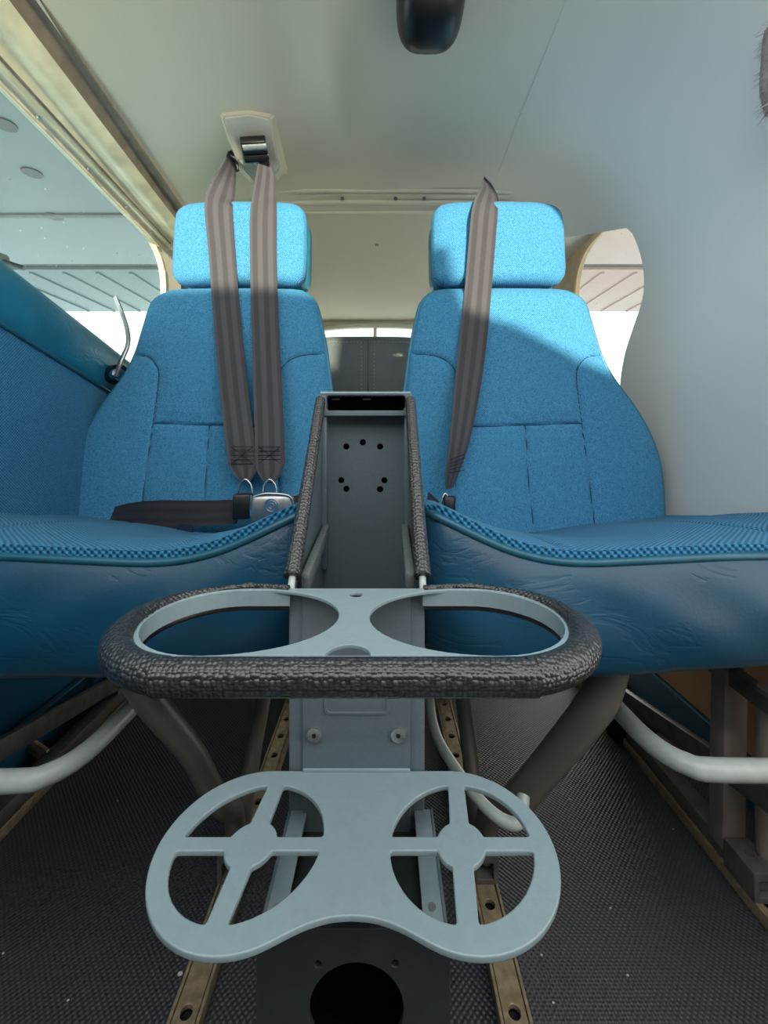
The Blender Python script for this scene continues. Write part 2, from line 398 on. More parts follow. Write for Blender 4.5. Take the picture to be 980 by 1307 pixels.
# headliner bow: two rounded battens with screws
tr = bpy.data.objects.new('trim_1', None); C.objects.link(tr); struct(tr); off['trim_1'] = Vector((0, 0, 0))
def bowz(x): return 1.150 - .07 * abs((x + .02) / .55) ** 4 * (1 if x < 0 else .25)
for dy, dz, r in ((0, 0, .006), (.035, -.009, .008), (.062, -.02, .005)):
    tube('batten', [(x / 20, 1.02 + dy, bowz(x / 20) + dz) for x in range(-11, 10)], r, 'ceiling', tr, seg=10, n=3, flat=.6, up=(0, 0, 1))
for x in (-.29, -.10, .03, .10, .25, .37):
    disc('screw', (x, 1.035, bowz(x) - .010), (0, -.5, -1), .0045, .003, 'steel', tr, 10)
for (px, py, Y) in ((481, 313, 1.29), (478, 395, 1.87)):
    disc('screw', P(px, py, Y) - Vector((0, 0, .0)), (0, 0, 1), .006, .004, 'steel', tr, 10)

struct(grid('ceiling', lambda u, v: Vector((.43 + .17 * u, .84 + .22 * v, 1.149)), 4, 4, 'ceiling', thick=-.004))

# left window surround: long channels from the windscreen post to the rear post
def line_z(X, rf, rr, Y):
    t = (Y - .5) / .6; r = rf + (rr - rf) * t; return .56 + abs(X) / r
prof = [(-.468, .768, .905), (-.498, .845, .975), (-.53, .925, 1.055), (-.552, .985, 1.10), (-.566, 1.03, 1.135), (-.580, 1.07, 1.175)]
tl = bpy.data.objects.new('trim_2', None); C.objects.link(tl); struct(tl); off['trim_2'] = Vector((0, 0, 0))
names = [('channel', 'brown', .010), ('rail', 'gold', -.004), ('rail', 'gold', .004), ('lip', 'gold', -.003), ('lip', 'cream', .004)]
for i, (nm, m_, bul) in enumerate(names):
    A, B = prof[i], prof[i + 1]
    def f(u, v, A=A, B=B, bul=bul):
        Y = .10 + 1.03 * v; ua = u
        za, zb = line_z(*A, Y), line_z(*B, Y); b_ = bul * math.sin(math.pi * u)
        return Vector((A[0] + (B[0] - A[0]) * u - abs(b_) * .4, Y, za + (zb - za) * u + b_))
    grid(nm, f, 8, 30, m_, tl, thick=.002, angle=70)
for Yv in (.62, .74, .86, .98, 1.08):
    x = -.515; disc('screw', (x, Yv, line_z(x, .88, 1.01, Yv) + .0), (.5, 0, -1), .0035, .004, 'steel', tl, 10)
    x = -.57; disc('screw', (x, Yv - .04, line_z(x, 1.045, 1.15, Yv - .04) - .001), (1, 0, -.6), .003, .004, 'steel', tl, 10)
for a, b in ((2, 3),):
    tube('bead', [(-.5535, Y / 20, line_z(-.5535, .99, 1.105, Y / 20) - .001) for Y in range(2, 23)], .0022, 'brown', tl, seg=6, n=2)

# left window: frame and pane
w1 = bpy.data.objects.new('window_1', None); C.objects.link(w1); struct(w1); off['window_1'] = Vector((0, 0, 0))
def zsill(Y): return .83 - .30 * (Y - .62)
out_ = [(-.1, 1.09), (-.1, .55), (1.22, .55), (1.22, line_z(-.58, 1.07, 1.175, 1.12) + .03), (.10, line_z(-.58, 1.07, 1.175, .1) + .03)]
hole = round_poly([(.0, 1.13), (.0, .80), (1.13, .60), (1.125, 1.048), (.45, 1.112)], [.05, .05, .09, .10, .02], 10)
out_ = [(-.1, 1.22), (-.1, .55), (1.22, .55), (1.22, 1.10), (.3, 1.19)]
plate('window_frame', [out_, hole], .012, 'cream', w1, YZ(-.588), .002)
plate('pane', [round_poly([(-.02, 1.15), (-.02, .78), (1.14, .59), (1.14, 1.06), (.45, 1.13)], .03)], .003, 'glass', w1, YZ(-.594))
tube('seal', [(-.581, p[0], p[1]) for p in hole[::2]], .004, 'gold', w1, seg=8, n=2, closed=True)

# left door: fabric panel, vinyl sill roll, lever
wl = struct(plate('wall_left', [[(-.4, -.03), (2.0, -.03), (2.0, 1.17), (1.2, 1.17), (1.2, .60), (-.4, .80)]], .02, 'bluepanel', None, YZ(-.612)))
dr = bpy.data.objects.new('door_1', None); C.objects.link(dr); struct(dr); off['door_1'] = Vector((0, 0, 0))
def panel(u, v):
    Y = .25 + .95 * u; top = zsill(Y) - .10; z = .22 + (top - .22) * v
    return Vector((-.575 - .006 * (abs(2 * v - 1) ** 6), Y, z))
grid('fabric_panel', panel, 60, 40, 'door_fabric', dr, thick=-.01)
def roll(u, v):
    Y = .25 + .90 * u; a = math.pi * (v * 1.15 - .1); top = zsill(Y)
    zc_ = top - .052
    return Vector((-.592 + .030 * max(0, math.sin(a)) ** .6, Y, zc_ + .055 * math.cos(a)))
grid('sill_roll', roll, 40, 16, vinyl('teal_sill_vinyl', (.018, .20, .32), .3), dr, thick=-.006)
tube('piping', [(-.568, .25 + .9 * k / 20, zsill(.25 + .9 * k / 20) - .102) for k in range(21)], .0035, 'piping', dr, seg=8, n=2)
# arm rest end just coming into the frame
obox('armrest', P(-54, 532, .60) + Vector((.012, -.02, -.006)), (.018, 0, 0), (0, .09, 0), (0, .004, .017), 'vinyl', dr, .010)
lv = tube('door_handle', [P(148, 480, .84), P(154, 462, .84), P(163, 440, .85), P(162, 420, .86), P(155, 398, .87), P(147, 379, .87)], lambda t: .009 - .003 * t, 'steel', dr, seg=12, flat=.5)
disc('handle_boss', P(149, 478, .87), (1, -.6, 0), .020, .024, 'black', dr, 24)
disc('handle_cap', P(150, 478, .852), (1, -.6, 0), .013, .012, 'chrome', dr, 20)

# kick strips low on both sides, tan trim
b = box('baseboard_left', (-.600, -.4, 0), (-.585, 2.0, .085), 'bluepanel'); struct(b)
b = box('baseboard_right', (.548, -.4, 0), (.560, .98, .075), 'bluepanel'); struct(b)
struct(box('trim_3', (.556, -.4, .075), (.572, .98, .34), 'tan'))
# right side: one smooth pale lining rolling from the headliner down to the seat
def rear_edge(z): return lerp(smooth_tab([(.3, .93), (.42, .915), (.50, .925), (.58, .965), (.66, 1.0), (.74, .985), (.80, .95), (.88, .905), (.98, .885), (1.06, .885)]), z)
def lining(u, v):
    # v: 0 at the ceiling, 1 low on the wall
    if v < .45:
        a = v / .45 * math.pi / 2
        x = .26 + .30 * math.sin(a); zt = .83 + (1.1848 - .83) * math.cos(a)
    else:
        x = .56; zt = .83 - (v - .45) / .55 * .52
    re = rear_edge(zt) if zt < 1.02 else .885 + min(1, (zt - 1.02) / .08) * .19
    Y = .30 + (re - .30) * u
    return Vector((x - .015 * (1 - u) * 0, Y, zt - (.065 * (Y - .5) if zt > 1.0 else .065 * (Y - .5) * max(0, (zt - .8) / .2))))
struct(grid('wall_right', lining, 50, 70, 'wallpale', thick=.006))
# right rear side wall with its window
struct(plate('wall_right', [[(.9, -.03), (2.0, -.03), (2.0, 1.16), (.9, 1.20)], round_poly([(.86 + .06, .60), (1.31, .60), (1.30, 1.108), (.93, 1.122)], [.05, .08, .13, .1], 12), rrect(1.0, .03, 1.8, .50, .05)], .012, 'peach', None, YZ(.598), .001))  # lower cut-out is an unseen opening added to let daylight onto the floor
w2 = bpy.data.objects.new('window_2', None); C.objects.link(w2); struct(w2); off['window_2'] = Vector((0, 0, 0))
hr = round_poly([(.92, .60), (1.31, .60), (1.30, 1.108), (.93, 1.122)], [.05, .08, .13, .1], 12)
tube('window_frame', [(.588, p[0], p[1]) for p in hr[::2]], .009, 'peach', w2, seg=10, n=2, closed=True, flat=.5)
plate('pane', [round_poly([(.90, .58), (1.33, .58), (1.33, 1.13), (.9, 1.14)], .03)], .003, 'glass', w2, YZ(.602))
# rear bulkhead with the aft window
rw = [(-.64, -.03), (.62, -.03), (.62, 1.16), (-.64, 1.16)]
rh = []
for k in range(21):
    t = k / 20 * 2 - 1; rh.append((-.03 + .36 * t, 1.066 - .035 * abs(t) ** 2.5))
rh += [(.33, .90), (-.39, .90)]
struct(plate('wall_rear', [rw, rh], .03, 'cream', None, XZ(1.99)))
w3 = bpy.data.objects.new('window_3', None); C.objects.link(w3); struct(w3); off['window_3'] = Vector((0, 0, 0))
tube('window_frame', [(p[0], 1.965, p[1] + .006) for p in rh[:21]], .012, 'cream', w3, seg=10, n=2)
plate('pane', [[(-.40, .89), (.34, .89), (.34, 1.08), (-.40, 1.08)]], .004, 'glass', w3, XZ(2.0))
box('mullion', (-.045, 1.97, .90), (-.030, 1.985, 1.062), 'cream', w3)

# ground outside
struct(box('ground', (-30, -20, -1.25), (30, 40, -1.2), 'concrete', None, 0))

# wings with corrugated flaps outside the side windows
def wing(sx, m_, label):
    t = thing('aircraft_wing', label, 'wing', (sx * .66, 1.0, 1.38))
    x0, x1 = (.64, 5.0)
    bm = bmesh.new(); add_box(bm, (sx * x0, .0, 1.40), (sx * x1, 2.08, 1.52), .01); obj('wing_skin', bm, m_, t)
    fl = box('flap', (sx * x0, 2.13, 1.395), (sx * x1, 2.85, 1.42), m_, t)
    for k in range(22):
        xx = sx * (x0 + .14 + .17 * k)
        beam('corrugation', (xx, 2.16, 1.392), (xx, 2.83, 1.392), .018, .012, m_, fl)
    box('flap_gap_seal', (sx * x0, 2.08, 1.41), (sx * x1, 2.13, 1.46), 'frame', t)
    box('spar_seam', (sx * x0, 1.60, 1.394), (sx * x1, 1.625, 1.402), 'frame', t)
    for (xx, yy) in ((1.02, 1.14), (1.12, 1.35), (1.26, 1.62), (.93, .93), (1.7, 1.5), (1.45, 1.2)):
        disc('access_plate', (sx * xx, yy, 1.399), (0, 0, 1), .028, .006, m_ if sx > 0 else 'accessgrey', t, 20)
    return t
wing(-1, 'wing', 'grey green wing with round access plates seen through the left side window')
wing(1, 'wingr', 'wing with ribbed flap, coloured pinkish tan as warm reflected light, seen through the small right window')
wt = thing('wing_strut', 'grey bracket hanging below the wing outside the left window', 'strut', (-1.5, 1.6, 1.3))
tube('arm', [(-1.62, 1.72, 1.39), (-1.60, 1.72, 1.31), (-1.52, 1.70, 1.27)], .018, 'frame', wt, seg=8)
tube('rod', [(-1.75, 1.60, 1.39), (-1.60, 1.68, 1.29), (-1.46, 1.72, 1.24)], .010, 'black', wt, seg=8)

# unseen board added behind the camera, shaped to shade lower cabin and rear seat
gs = thing('sun_blocker', 'unseen black board added behind the camera to block the low sun', 'sun blocker', (-.03, -.50, .0))
gl = [(-.80, .0), (.95, .0), (.95, .76), (.80, .83), (.66, .885), (.54, .95), (.445, .98), (.425, 1.12), (.27, 1.14), (.25, .99), (.20, 1.02), (-.25, 1.03), (-.80, 1.02)]
plate('blocker_board', [gl], .06, 'black', gs, XZ(-.52))

# ------------------------------------------------------------------ SEAT TRACKS
def track(X, label, y0=.12, y1=1.35):
    t = thing('seat_track', label, 'seat track', (X, .5, 0), 'floor seat tracks')
    box('channel', (X - .014, y0, 0), (X + .014, y1, .008), 'track', t, .001)
    holes = [circ(X, y0 + .05 + .046 * k, .0058, 14) for k in range(int((y1 - y0 - .08) / .046))]
    plate('perforated_strip', [[(X - .011, y0), (X + .011, y0), (X + .011, y1), (X - .011, y1)]] + holes, .005, 'track', t, Matrix.Translation((0, 0, .0125)), .0006)
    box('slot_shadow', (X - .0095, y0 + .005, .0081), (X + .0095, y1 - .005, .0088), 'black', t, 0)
    for s in (-1, 1): box('lip', (X + s * .0135 - .0015, y0, .0), (X + s * .0135 + .0015, y1, .016), 'track', t, .0005)
    return t
RX = (-.543, -.186, .124, .448)
for X, l in zip(RX, ('brass seat track at far left under the left seat beside the wall', 'brass seat track left of the console under the left seat',
                     'brass seat track right of the console under the right seat', 'brass seat track with row of holes along the right wall')): track(X, l)

# ------------------------------------------------------------------ SEATS
S = .00152
def zb(py): return .56 + (556 - py) * S
outer_tab = smooth_tab([(zb(700), .280), (zb(660), .293), (zb(600), .294), (zb(560), .281), (zb(520), .252), (zb(480), .212), (zb(450), .192), (zb(420), .181), (zb(385), .168), (zb(362), .150)])
inner_tab = smooth_tab([(zb(700), .205), (zb(600), .212), (zb(540), .208), (zb(480), .196), (zb(450), .190), (zb(420), .181), (zb(385), .168), (zb(362), .150)])
def yfront(z): return .785 + (z - .40) * .12
arcs = [[(-120, 452), (-103, 455), (-91, 465), (-85, 485), (-89, 560), (-98, 690)], [(118, 450), (87, 455), (69, 468), (63, 490), (66, 560), (71, 690)],
        [(-88, 541), (-18, 543), (64, 546)], [(-18, 543), (-20, 620), (-25, 690)]]
def seg_d(px, pz, a, b):
    dx, dz = b[0] - a[0], b[1] - a[1]; L = dx * dx + dz * dz
    t = max(0, min(1, ((px - a[0]) * dx + (pz - a[1]) * dz) / L))
    return math.hypot(px - a[0] - dx * t, pz - a[1] - dz * t)
seams = []
for a in arcs:
    pts = catmull([Vector((x * .00155, zb(y), 0)) for x, y in a], 6)
    seams += [((p.x, p.y), (q.x, q.y)) for p, q in zip(pts, pts[1:])]
def groove(lx, z):
    d = 9
    for a, b in seams:
        if min(a[0], b[0]) - .02 < lx < max(a[0], b[0]) + .02 and min(a[1], b[1]) - .02 < z < max(a[1], b[1]) + .02: d = min(d, seg_d(lx, z, a, b))
    return d

def padded(name, m, parent, z0, z1, lo, ro, yf, thick, nfr, nz, rtop=.03, rbot=.03, n_=5.0, grooves=False, s=1, xc=0, bulge=.012, inset=0):
    """upholstered slab: rows of rounded cross-sections; lo/ro give half widths on each side at height z (local, outer side first)"""
    rows = []; bm = bmesh.new()
    hs = []
    for k in range(nz + 1):
        t = k / nz; z = z0 + (z1 - z0) * t; ins = 0
        if z > z1 - rtop: q = (z - (z1 - rtop)) / rtop; ins = rtop * (1 - math.sqrt(max(0, 1 - q * q)))
        if z < z0 + rbot: q = ((z0 + rbot) - z) / rbot; ins = rbot * (1 - math.sqrt(max(0, 1 - q * q)))
        hs.append((z, ins))
    us = [math.sin(math.pi / 2 * (2 * i / nfr - 1)) * .35 + (2 * i / nfr - 1) * .65 for i in range(nfr + 1)]
    nb = max(10, nfr // 5)
    for z, ins in hs:
        L, R = lo(z) - inset, ro(z) - inset; cxm = (R - L) / 2; hw = (L + R) / 2 - ins * .9; th = max(.004, thick - ins * 1.2)
        row = []
        yb = yf(z) + thick / 2 + ins * .2
        for u in us:
            e = (1 - abs(u) ** n_) ** (1 / n_) if abs(u) < 1 else 0
            lx = cxm + hw * u
            y = yb - th / 2 * e - bulge * (1 - u * u) * (th / thick)
            if grooves and abs(u) < .97:
                d = groove(lx, z)
                if d < .02: y += .0050 * math.exp(-(d / .0026) ** 2)  - .0 
                y -= .003 * min(1, d / .03)
            row.append((lx, y, z))
        for k in range(1, nb):
            u = 1 - 2 * k / nb; e = (1 - abs(u) ** n_) ** (1 / n_)
            row.append((cxm + hw * u, yb + th / 2 * e, z))
        rows.append([bm.verts.new((xc - s * 0 + (x if s < 0 else -x), y, z)) for x, y, z in row])
    for a, b_ in zip(rows, rows[1:]):
        N = len(a)
        for k in range(N): bm.faces.new((a[k], a[(k + 1) % N], b_[(k + 1) % N], b_[k]))
    bm.faces.new(rows[0]); bm.faces.new(rows[-1])
    return obj(name, bm, m, parent, angle=75)

zp_tab = [(-.60, .475), (-.56, .462), (-.50, .452), (-.43, .446), (-.362, .4445), (-.288, .4410), (-.229, .4385), (-.19, .441), (-.155, .4495), (-.125, .462), (-.10, .474), (-.08, .4825), (-.066, .486)]
zp_s = smooth_tab(zp_tab)
def seat(s, label):
    xc = -.300 if s < 0 else .240
    t = thing('cabin_chair', label, 'seat', (xc, .62, 0.0), 'blue fabric front seats')
    mir = (lambda x: x) if s < 0 else (lambda x: -.033 - x)      # mirror about the aircraft centre line
    X0, X1 = -.598, -.068
    if s > 0: X0 = -.583
    # --- cushion body (vinyl boxing)
    bm = bmesh.new(); rows = []; NX = 60; NF = 22
    for i in range(NX + 1):
        u = i / NX; x = X0 + (X1 - X0) * u; zt = lerp(zp_s, x)
        de = min(x - X0, X1 - x); r = .045; ins = r * (1 - math.sqrt(max(0, 1 - (1 - min(1, de / r)) ** 2)))
        zbm = .322 + ins * 1.0 + (.07 * max(0, (-.24 - x)) if s > 0 else -.02 * max(0, (-.24 - x)))
        row = []
        for k in range(NF + 1):
            q = k / NF; zz = zt + (zbm - zt) * q
            yy = .400 + ins * .8 - .020 * math.sin(math.pi * min(1, q * .95)) ** .8 + (.03 * max(0, (q - .8) / .2) ** 2) + .0012 * math.sin(x * 60 + q * 9) * math.sin(math.pi * q)
            row.append((x, yy, zz))
        for k in range(1, 9): row.append((x, .43 + .42 * k / 8, zbm + .004))
        zback = .375 + .0 * zt
        row.append((x, .86, .36)); row.append((x, .80, .365))
        for k in range(1, 7): q = k / 7; row.append((x, .80 - .39 * q, .355 + (zt - .02 - .355) * q))
        rows.append([bm.verts.new((mir(a), b_, c)) for a, b_, c in row])
    for a, b_ in zip(rows, rows[1:]):
        N = len(a)
        for k in range(N): bm.faces.new((a[k], a[(k + 1) % N], b_[(k + 1) % N], b_[k]))
    bm.faces.new(rows[0]); bm.faces.new(rows[-1])
    cb = obj('cushion_boxing', bm, 'vinyl', t, angle=70)
    # --- woven top
    def top(u, v):
        x = X0 + .004 + (X1 - X0 - .008) * u; zt = lerp(zp_s, x); y = .403 + .44 * v
        de = min(x - X0, X1 - x); r = .045; ins = r * (1 - math.sqrt(max(0, 1 - (1 - min(1, de / r)) ** 2)))
        bol = max(0, zt - .4385)
        z = .4385 + bol * (1 - .15 * v) - .070 * v ** 1.1 + .006 * math.sin(math.pi * min(1, v * 1.6)) ** .7 * (1 if v < .625 else 0)
        z += .004 * math.sin(math.pi * u * 2) ** 2 * math.sin(math.pi * v)
        z -= .012 * math.exp(-((x + .29) / .085) ** 2) * min(1, v * 3)
        edge = min(1, de / .02); z -= .012 * (1 - edge) ** 2
        # quilt seams
        for sx_ in (-.205, -.45):
            z -= .006 * math.exp(-((x - sx_) / .005) ** 2) * min(1, v * 12)
        return Vector((mir(x), y + ins * .8 * (1 - v), z))
    grid('cushion_top', top, 120, 90, 'seat_fabric', t, thick=-.012 if s < 0 else .012)
    pp = []
    for k in range(60):
        x = X0 + .012 + (X1 - X0 - .024) * k / 59; de = min(x - X0, X1 - x); r = .045; ins = r * (1 - math.sqrt(max(0, 1 - (1 - min(1, de / r)) ** 2)))
        pp.append((mir(x), .4005 + ins * .8, lerp(zp_s, x) + .001))
    pp.append((mir(X1 - .002), .46, .484)); pp.append((mir(X1), .60, .462)); pp.append((mir(X1), .80, .405))
    tube('cushion_piping', pp, .0042, 'piping', cb, seg=8, n=2)
    # --- backrest
    z0, z1 = zb(698), zb(360)
    lo, ro = (lambda z: lerp(outer_tab, z)), (lambda z: lerp(inner_tab, z))
    fs = padded('backrest', 'back_fabric', t, z0, z1, lo, ro, yfront, .060, 150, 170, .035, .03, 5, True, s, xc)
    for a in arcs:
        pth = []
        for p in catmull([Vector((x * .00155, 0, zb(y))) for x, y in a], 6):
            L, R = lo(p.z), ro(p.z); cxm = (R - L) / 2; hw = (L + R) / 2; u = max(-1, min(1, (p.x - cxm) / hw))
            if abs(u) > .955 or p.z < z0 + .02: continue
            e = (1 - abs(u) ** 5) ** .2
            pth.append(Vector((xc + (p.x if s < 0 else -p.x), yfront(p.z) + .030 - .030 * e - .012 * (1 - u * u) + .0043, p.z)))
        tube('seam', pth, .0011, 'seamdark', fs, seg=6, n=2)
    padded('back_shell', 'vinyl', t, z0 + .01, z1 - .006, lo, ro, lambda z: yfront(z) + .045, .07, 40, 40, .035, .03, 4, False, s, xc, 0, .005)
    # piping round the backrest rim
    pts = []
    sgn = 1 if s < 0 else -1
    def rim(z, side):
        L, R = lo(z), ro(z); q = max(0, (z - (z1 - .035)) / .035); ins = .035 * (1 - math.sqrt(max(0, 1 - q * q)))
        xx = (-L + ins * .9) if side < 0 else (R - ins * .9)
        return Vector((xc + sgn * (xx * .992), yfront(z) + .016 + ins * .5, z))
    for k in range(26): pts.append(rim(z0 + .03 + (z1 - .004 - z0 - .03) * k / 25, -1))
    a_, b_ = rim(z1 - .001, -1), rim(z1 - .001, 1)
    for k in range(1, 8): pts.append(a_.lerp(b_, k / 8) + Vector((0, 0, .001)))
    for k in range(26): pts.append(rim(z1 - .004 - (z1 - .004 - z0 - .03) * k / 25, 1))
    tube('back_piping', pts, .0036, 'vinyl_light', fs, seg=8, n=2)
    # --- headrest
    hz0, hz1 = .866, 1.046
    hw = lambda z: .1365 - .010 * max(0, (z - .98) / .066) ** 2 - .006 * max(0, (.90 - z) / .034)
    hx = xc + (.006 if s < 0 else -.004)
    hd = padded('headrest', 'back_fabric', t, hz0, hz1, hw, hw, lambda z: .845 + (z - .866) * .10, .05, 60, 50, .034, .022, 5, False, s, hx, .010)
    padded('headrest_side_panel', 'vinyl_light', t, hz0 + .003, hz1 - .004, hw, hw, lambda z: .880 + (z - .866) * .10, .10, 40, 40, .032, .02, 6, False, s, hx, 0, .001)
    pts = []
    for k in range(40):
        a = 2 * math.pi * k / 40; c_, s_ = math.cos(a), math.sin(a); e = 2 / 5.5
        z = (hz0 + hz1) / 2 + (hz1 - hz0) / 2 * .975 * abs(s_) ** e * (1 if s_ > 0 else -1)
        pts.append((hx + .134 * abs(c_) ** e * (1 if c_ > 0 else -1), .864 + (z - .866) * .10, z))
    tube('headrest_piping', pts, .003, 'vinyl_light', hd, seg=8, n=3, closed=True)
    # --- frame: pan rails, legs, clamps
    rin, rout = (RX[1], RX[0]) if s < 0 else (RX[2], RX[3])
    sg = -1 if s < 0 else 1
    for xx in (rin + sg * .02, rout - sg * .09):
        beam('pan_rail', (xx, .53, .305), (xx, .84, .305), .022, .03, 'frame', t)
    beam('cross_member', (rin + sg * .02, .52, .316), (rout - sg * .035, .52, .316), .02, .012, 'frame', t)
    beam('cross_member', (rin + sg * .02, .80, .312), (rout, .80, .300), .02, .02, 'frame', t)
    if s < 0:
        la = [P(170, 862, .44), P(195, 900, .45), P(245, 962, .475), P(280, 1025, .50), (rin + .0, .525, .095), (rin, .534, .032)]
    else:
        la = [P(778, 846, .46), P(762, 895, .455), P(712, 960, .475), P(655, 1025, .50), (rin + .01, .525, .095), (rin, .534, .032)]
    tube('leg', la, lambda q: .0205 - .006 * q, 'taupe', t, seg=16, n=8, flat=.75)
    tube('leg', [(rin + sg * .02, .78, .30), (rin, .68, .19), (rin, .60, .10), (rin, .545, .035)], .0115, 'taupe', t, seg=12)
    tube('leg', [(rin + sg * .02, .80, .30), (rin, .86, .15), (rin, .90, .03)], .012, 'taupe', t, seg=12)
    # outer leg: pressed frame with a window in it
    xo = rout
    beam('side_post', (xo, .552, .03), (xo, .548, .262), .024, .030, 'post', t, up=(1, 0, 0))
    tube('side_post', [(xo + .02, .515, .03), (xo + .014, .512, .13), (xo + .006, .50, .262)], .010, 'post', t, seg=12)
    beam('side_post', (xo, .86, .03), (xo, .84, .30), .020, .022, 'post', t, up=(1, 0, 0))
    beam('side_rail', (xo, .47, .250), (xo, .86, .262), .020, .020, 'frame', t)
    beam('diagonal_rail', (xo + sg * -.006, .86, .062), (xo - sg * .006, .46, .150), .012, .030, 'frame', t)
    beam('slide_channel', (xo, .50, .028), (xo, .95, .028), .026, .022, 'frame', t)
    # adjusting bar: bent tube below the front edge
    zbar = .228 if s > 0 else .217
    xi = -.318 if s < 0 else .285
    brp = [(xi + sg * .0, .80, zbar + .02), (xi, .62, zbar), (xi, .50, zbar), (xi + sg * .006, .452, zbar), (xi + sg * .022, .428, zbar), (xi + sg * .05, .42, zbar), (xi + sg * .20, .42, zbar)]
    tube('adjusting_bar', brp, .0105, 'bar', t, seg=14, n=6)
    if s > 0: tube('release_lever', [(.075, .70, .25), P(548, 880, .62), P(556, 935, .56), P(584, 985, .50), P(620, 1030, .46), P(648, 1050, .445), P(664, 1046, .445), P(668, 1015, .46)], .0065, 'bar', t, seg=12, n=6)
    beam('bar_hanger', (xi, .79, zbar + .02), (xi, .79, .31), .012, .012, 'frame', t)
    # foot clamps on the rails
    for X, Y in ((rin, .536), (rin, .90), (rout, .515)):
        c = plate('foot_clamp', [rrect(X - .016, .014, X + .016, .050, .002), rrect(X - .010, .021, X + .010, .040, .001)], .045, 'frame', t, XZ(Y), .001)
        disc('bolt', (X, Y, .047), (0, 0, 1), .006, .010, 'steel', c, 8)
    return t
seat(-1, 'blue fabric seat on the left with teal vinyl sides and two shoulder straps over it')
seat(1, 'blue fabric seat on the right beside the pale lining with one shoulder strap over it')

# ------------------------------------------------------------------ REAR SEAT between them
rs = thing('rear_bench_seat', 'dark grey leather rear seat back with stitched centre seam behind the console', 'seat', (-.05, 1.34, 0))
def rtop(x): return .868 - .012 * abs((x + .05) / .15) ** 3
padded('backrest', 'leather', rs, .30, .866, lambda z: .17, lambda z: .17, lambda z: 1.30, .09, 50, 60, .02, .02, 6, False, -1, -.05, .015)
beam('center_seam', (-.046, 1.281, .40), (-.046, 1.281, .850), .003, .004, 'black', rs, up=(0, 1, 0), bev=0)
def stitches(pts, name='stitch'):
    bm = bmesh.new()
    for p, q in pts: add_tube(bm, [Vector(p), Vector(q)], .0014, 6)
    o = obj(name, bm, 'stitch', rs); o['kind'] = 'stuff'; return o
st = []
for x in (-.066, -.028):
    for k in range(26): z = .55 + k * .0115; st.append(((x, 1.2815, z), (x, 1.2815, z + .007)))
for k in range(28):
    x = -.20 + k * .0108; st.append(((x, 1.2825 + abs(x + .05) ** 2 * .5, .844), (x + .007, 1.2825 + abs(x + .05) ** 2 * .5, .844)))
stitches(st)
box('seat_base', (-.45, 1.25, 0), (.40, 1.75, .30), 'leather', rs, .03)

# ------------------------------------------------------------------ CENTRE CONSOLE
XC = -.0185
cs = thing('center_console', 'grey painted metal console with two cup holder shelves between the seats', 'console', (XC, .36, 0))
xl, xr = XC - .0465, XC + .0465
cheek = [(.297, .02), (.46, .02), (.462, .602), (.440, .604), (.432, .592), (.300, .455), (.297, .44)]
for x, sg in ((xl, 1), (xr, -1)):
    plate('cheek', [cheek], .0022, 'paint', cs, YZ(x), .0004)
    box('flange', (min(x, x + sg * .0095), .2945, .25), (max(x, x + sg * .0095), .2965, .452), 'paint', cs, .0005)
# recessed upper back panel with seven holes
hol = [((px - CX) * .457 / F, H - (py - CY) * .457 / F) for px, py in ((442, 570), (463, 564.5), (485, 570), (435.5, 613), (490.5, 613), (442, 624), (485, 624.5))]
plate('back_panel', [[(xl + .001, .26), (xr - .001, .26), (xr - .001, .598), (xl + .001, .598)]] + [circ(x, z, .0034, 16) for x, z in hol], .002, 'paint', cs, XZ(.457), .0003)
box('inner_shade_sheet', (xl + .002, .464, .27), (xr - .002, .468, .598), 'void', cs, 0)  # black sheet stands in for the shade behind the holes
for x, sg in ((xl, 1), (xr, -1)):   # rolled inner returns
    box('inner_return', (min(x, x + sg * .006), .440, .42), (max(x, x + sg * .006), .457, .59), 'paint', cs, .002)
    beam('edge_trim', (x + sg * .008, .31, .452), (x + sg * .006, .44, .462), .007, .014, 'leather', cs, bev=.002)
# cap with its slot
zt0, zt1 = P(0, 531, .44).z, P(0, 502, .44).z
cap = plate('cap', [rrect(xl - .0015, zt0, xr + .0015, zt1, .003), rrect(xl + .006, zt0 + .0055, xr - .005, zt1 - .0025, .003)], .014, 'paint', cs, XZ(.444), .0008)
box('slot_shade_sheet', (xl + .004, .4515, zt0 + .003), (xr - .004, .4535, zt1 - .001), 'void', cs, 0)  # black sheet painted as the shade inside the slot
tube('top_bead', [(xl, .438, zt1), (xr, .438, zt1)], .0016, 'tray', cap, seg=8, n=2)
for x in (-.03, .003): box('clip', (XC + x - .006, .4495, zt1 - .006), (XC + x + .002, .4515, zt1 - .0045), 'steel', cap, 0)
# padded upright trims on the sloping edges
for x, xt in ((xl, xl + .0005), (xr, xr)):
    tube('padded_trim', [(x, .302, .4595), (x, .335, .490), (xt, .38, .538), (xt, .4355, .597)], lambda q: .0062 - .0010 * q, 'padz', cs, seg=16, n=8)
    tube('bare_edge', [(x, .2975, .440), (x, .2985, .452), (x, .304, .460)], .0026, 'bar', cs, seg=8)
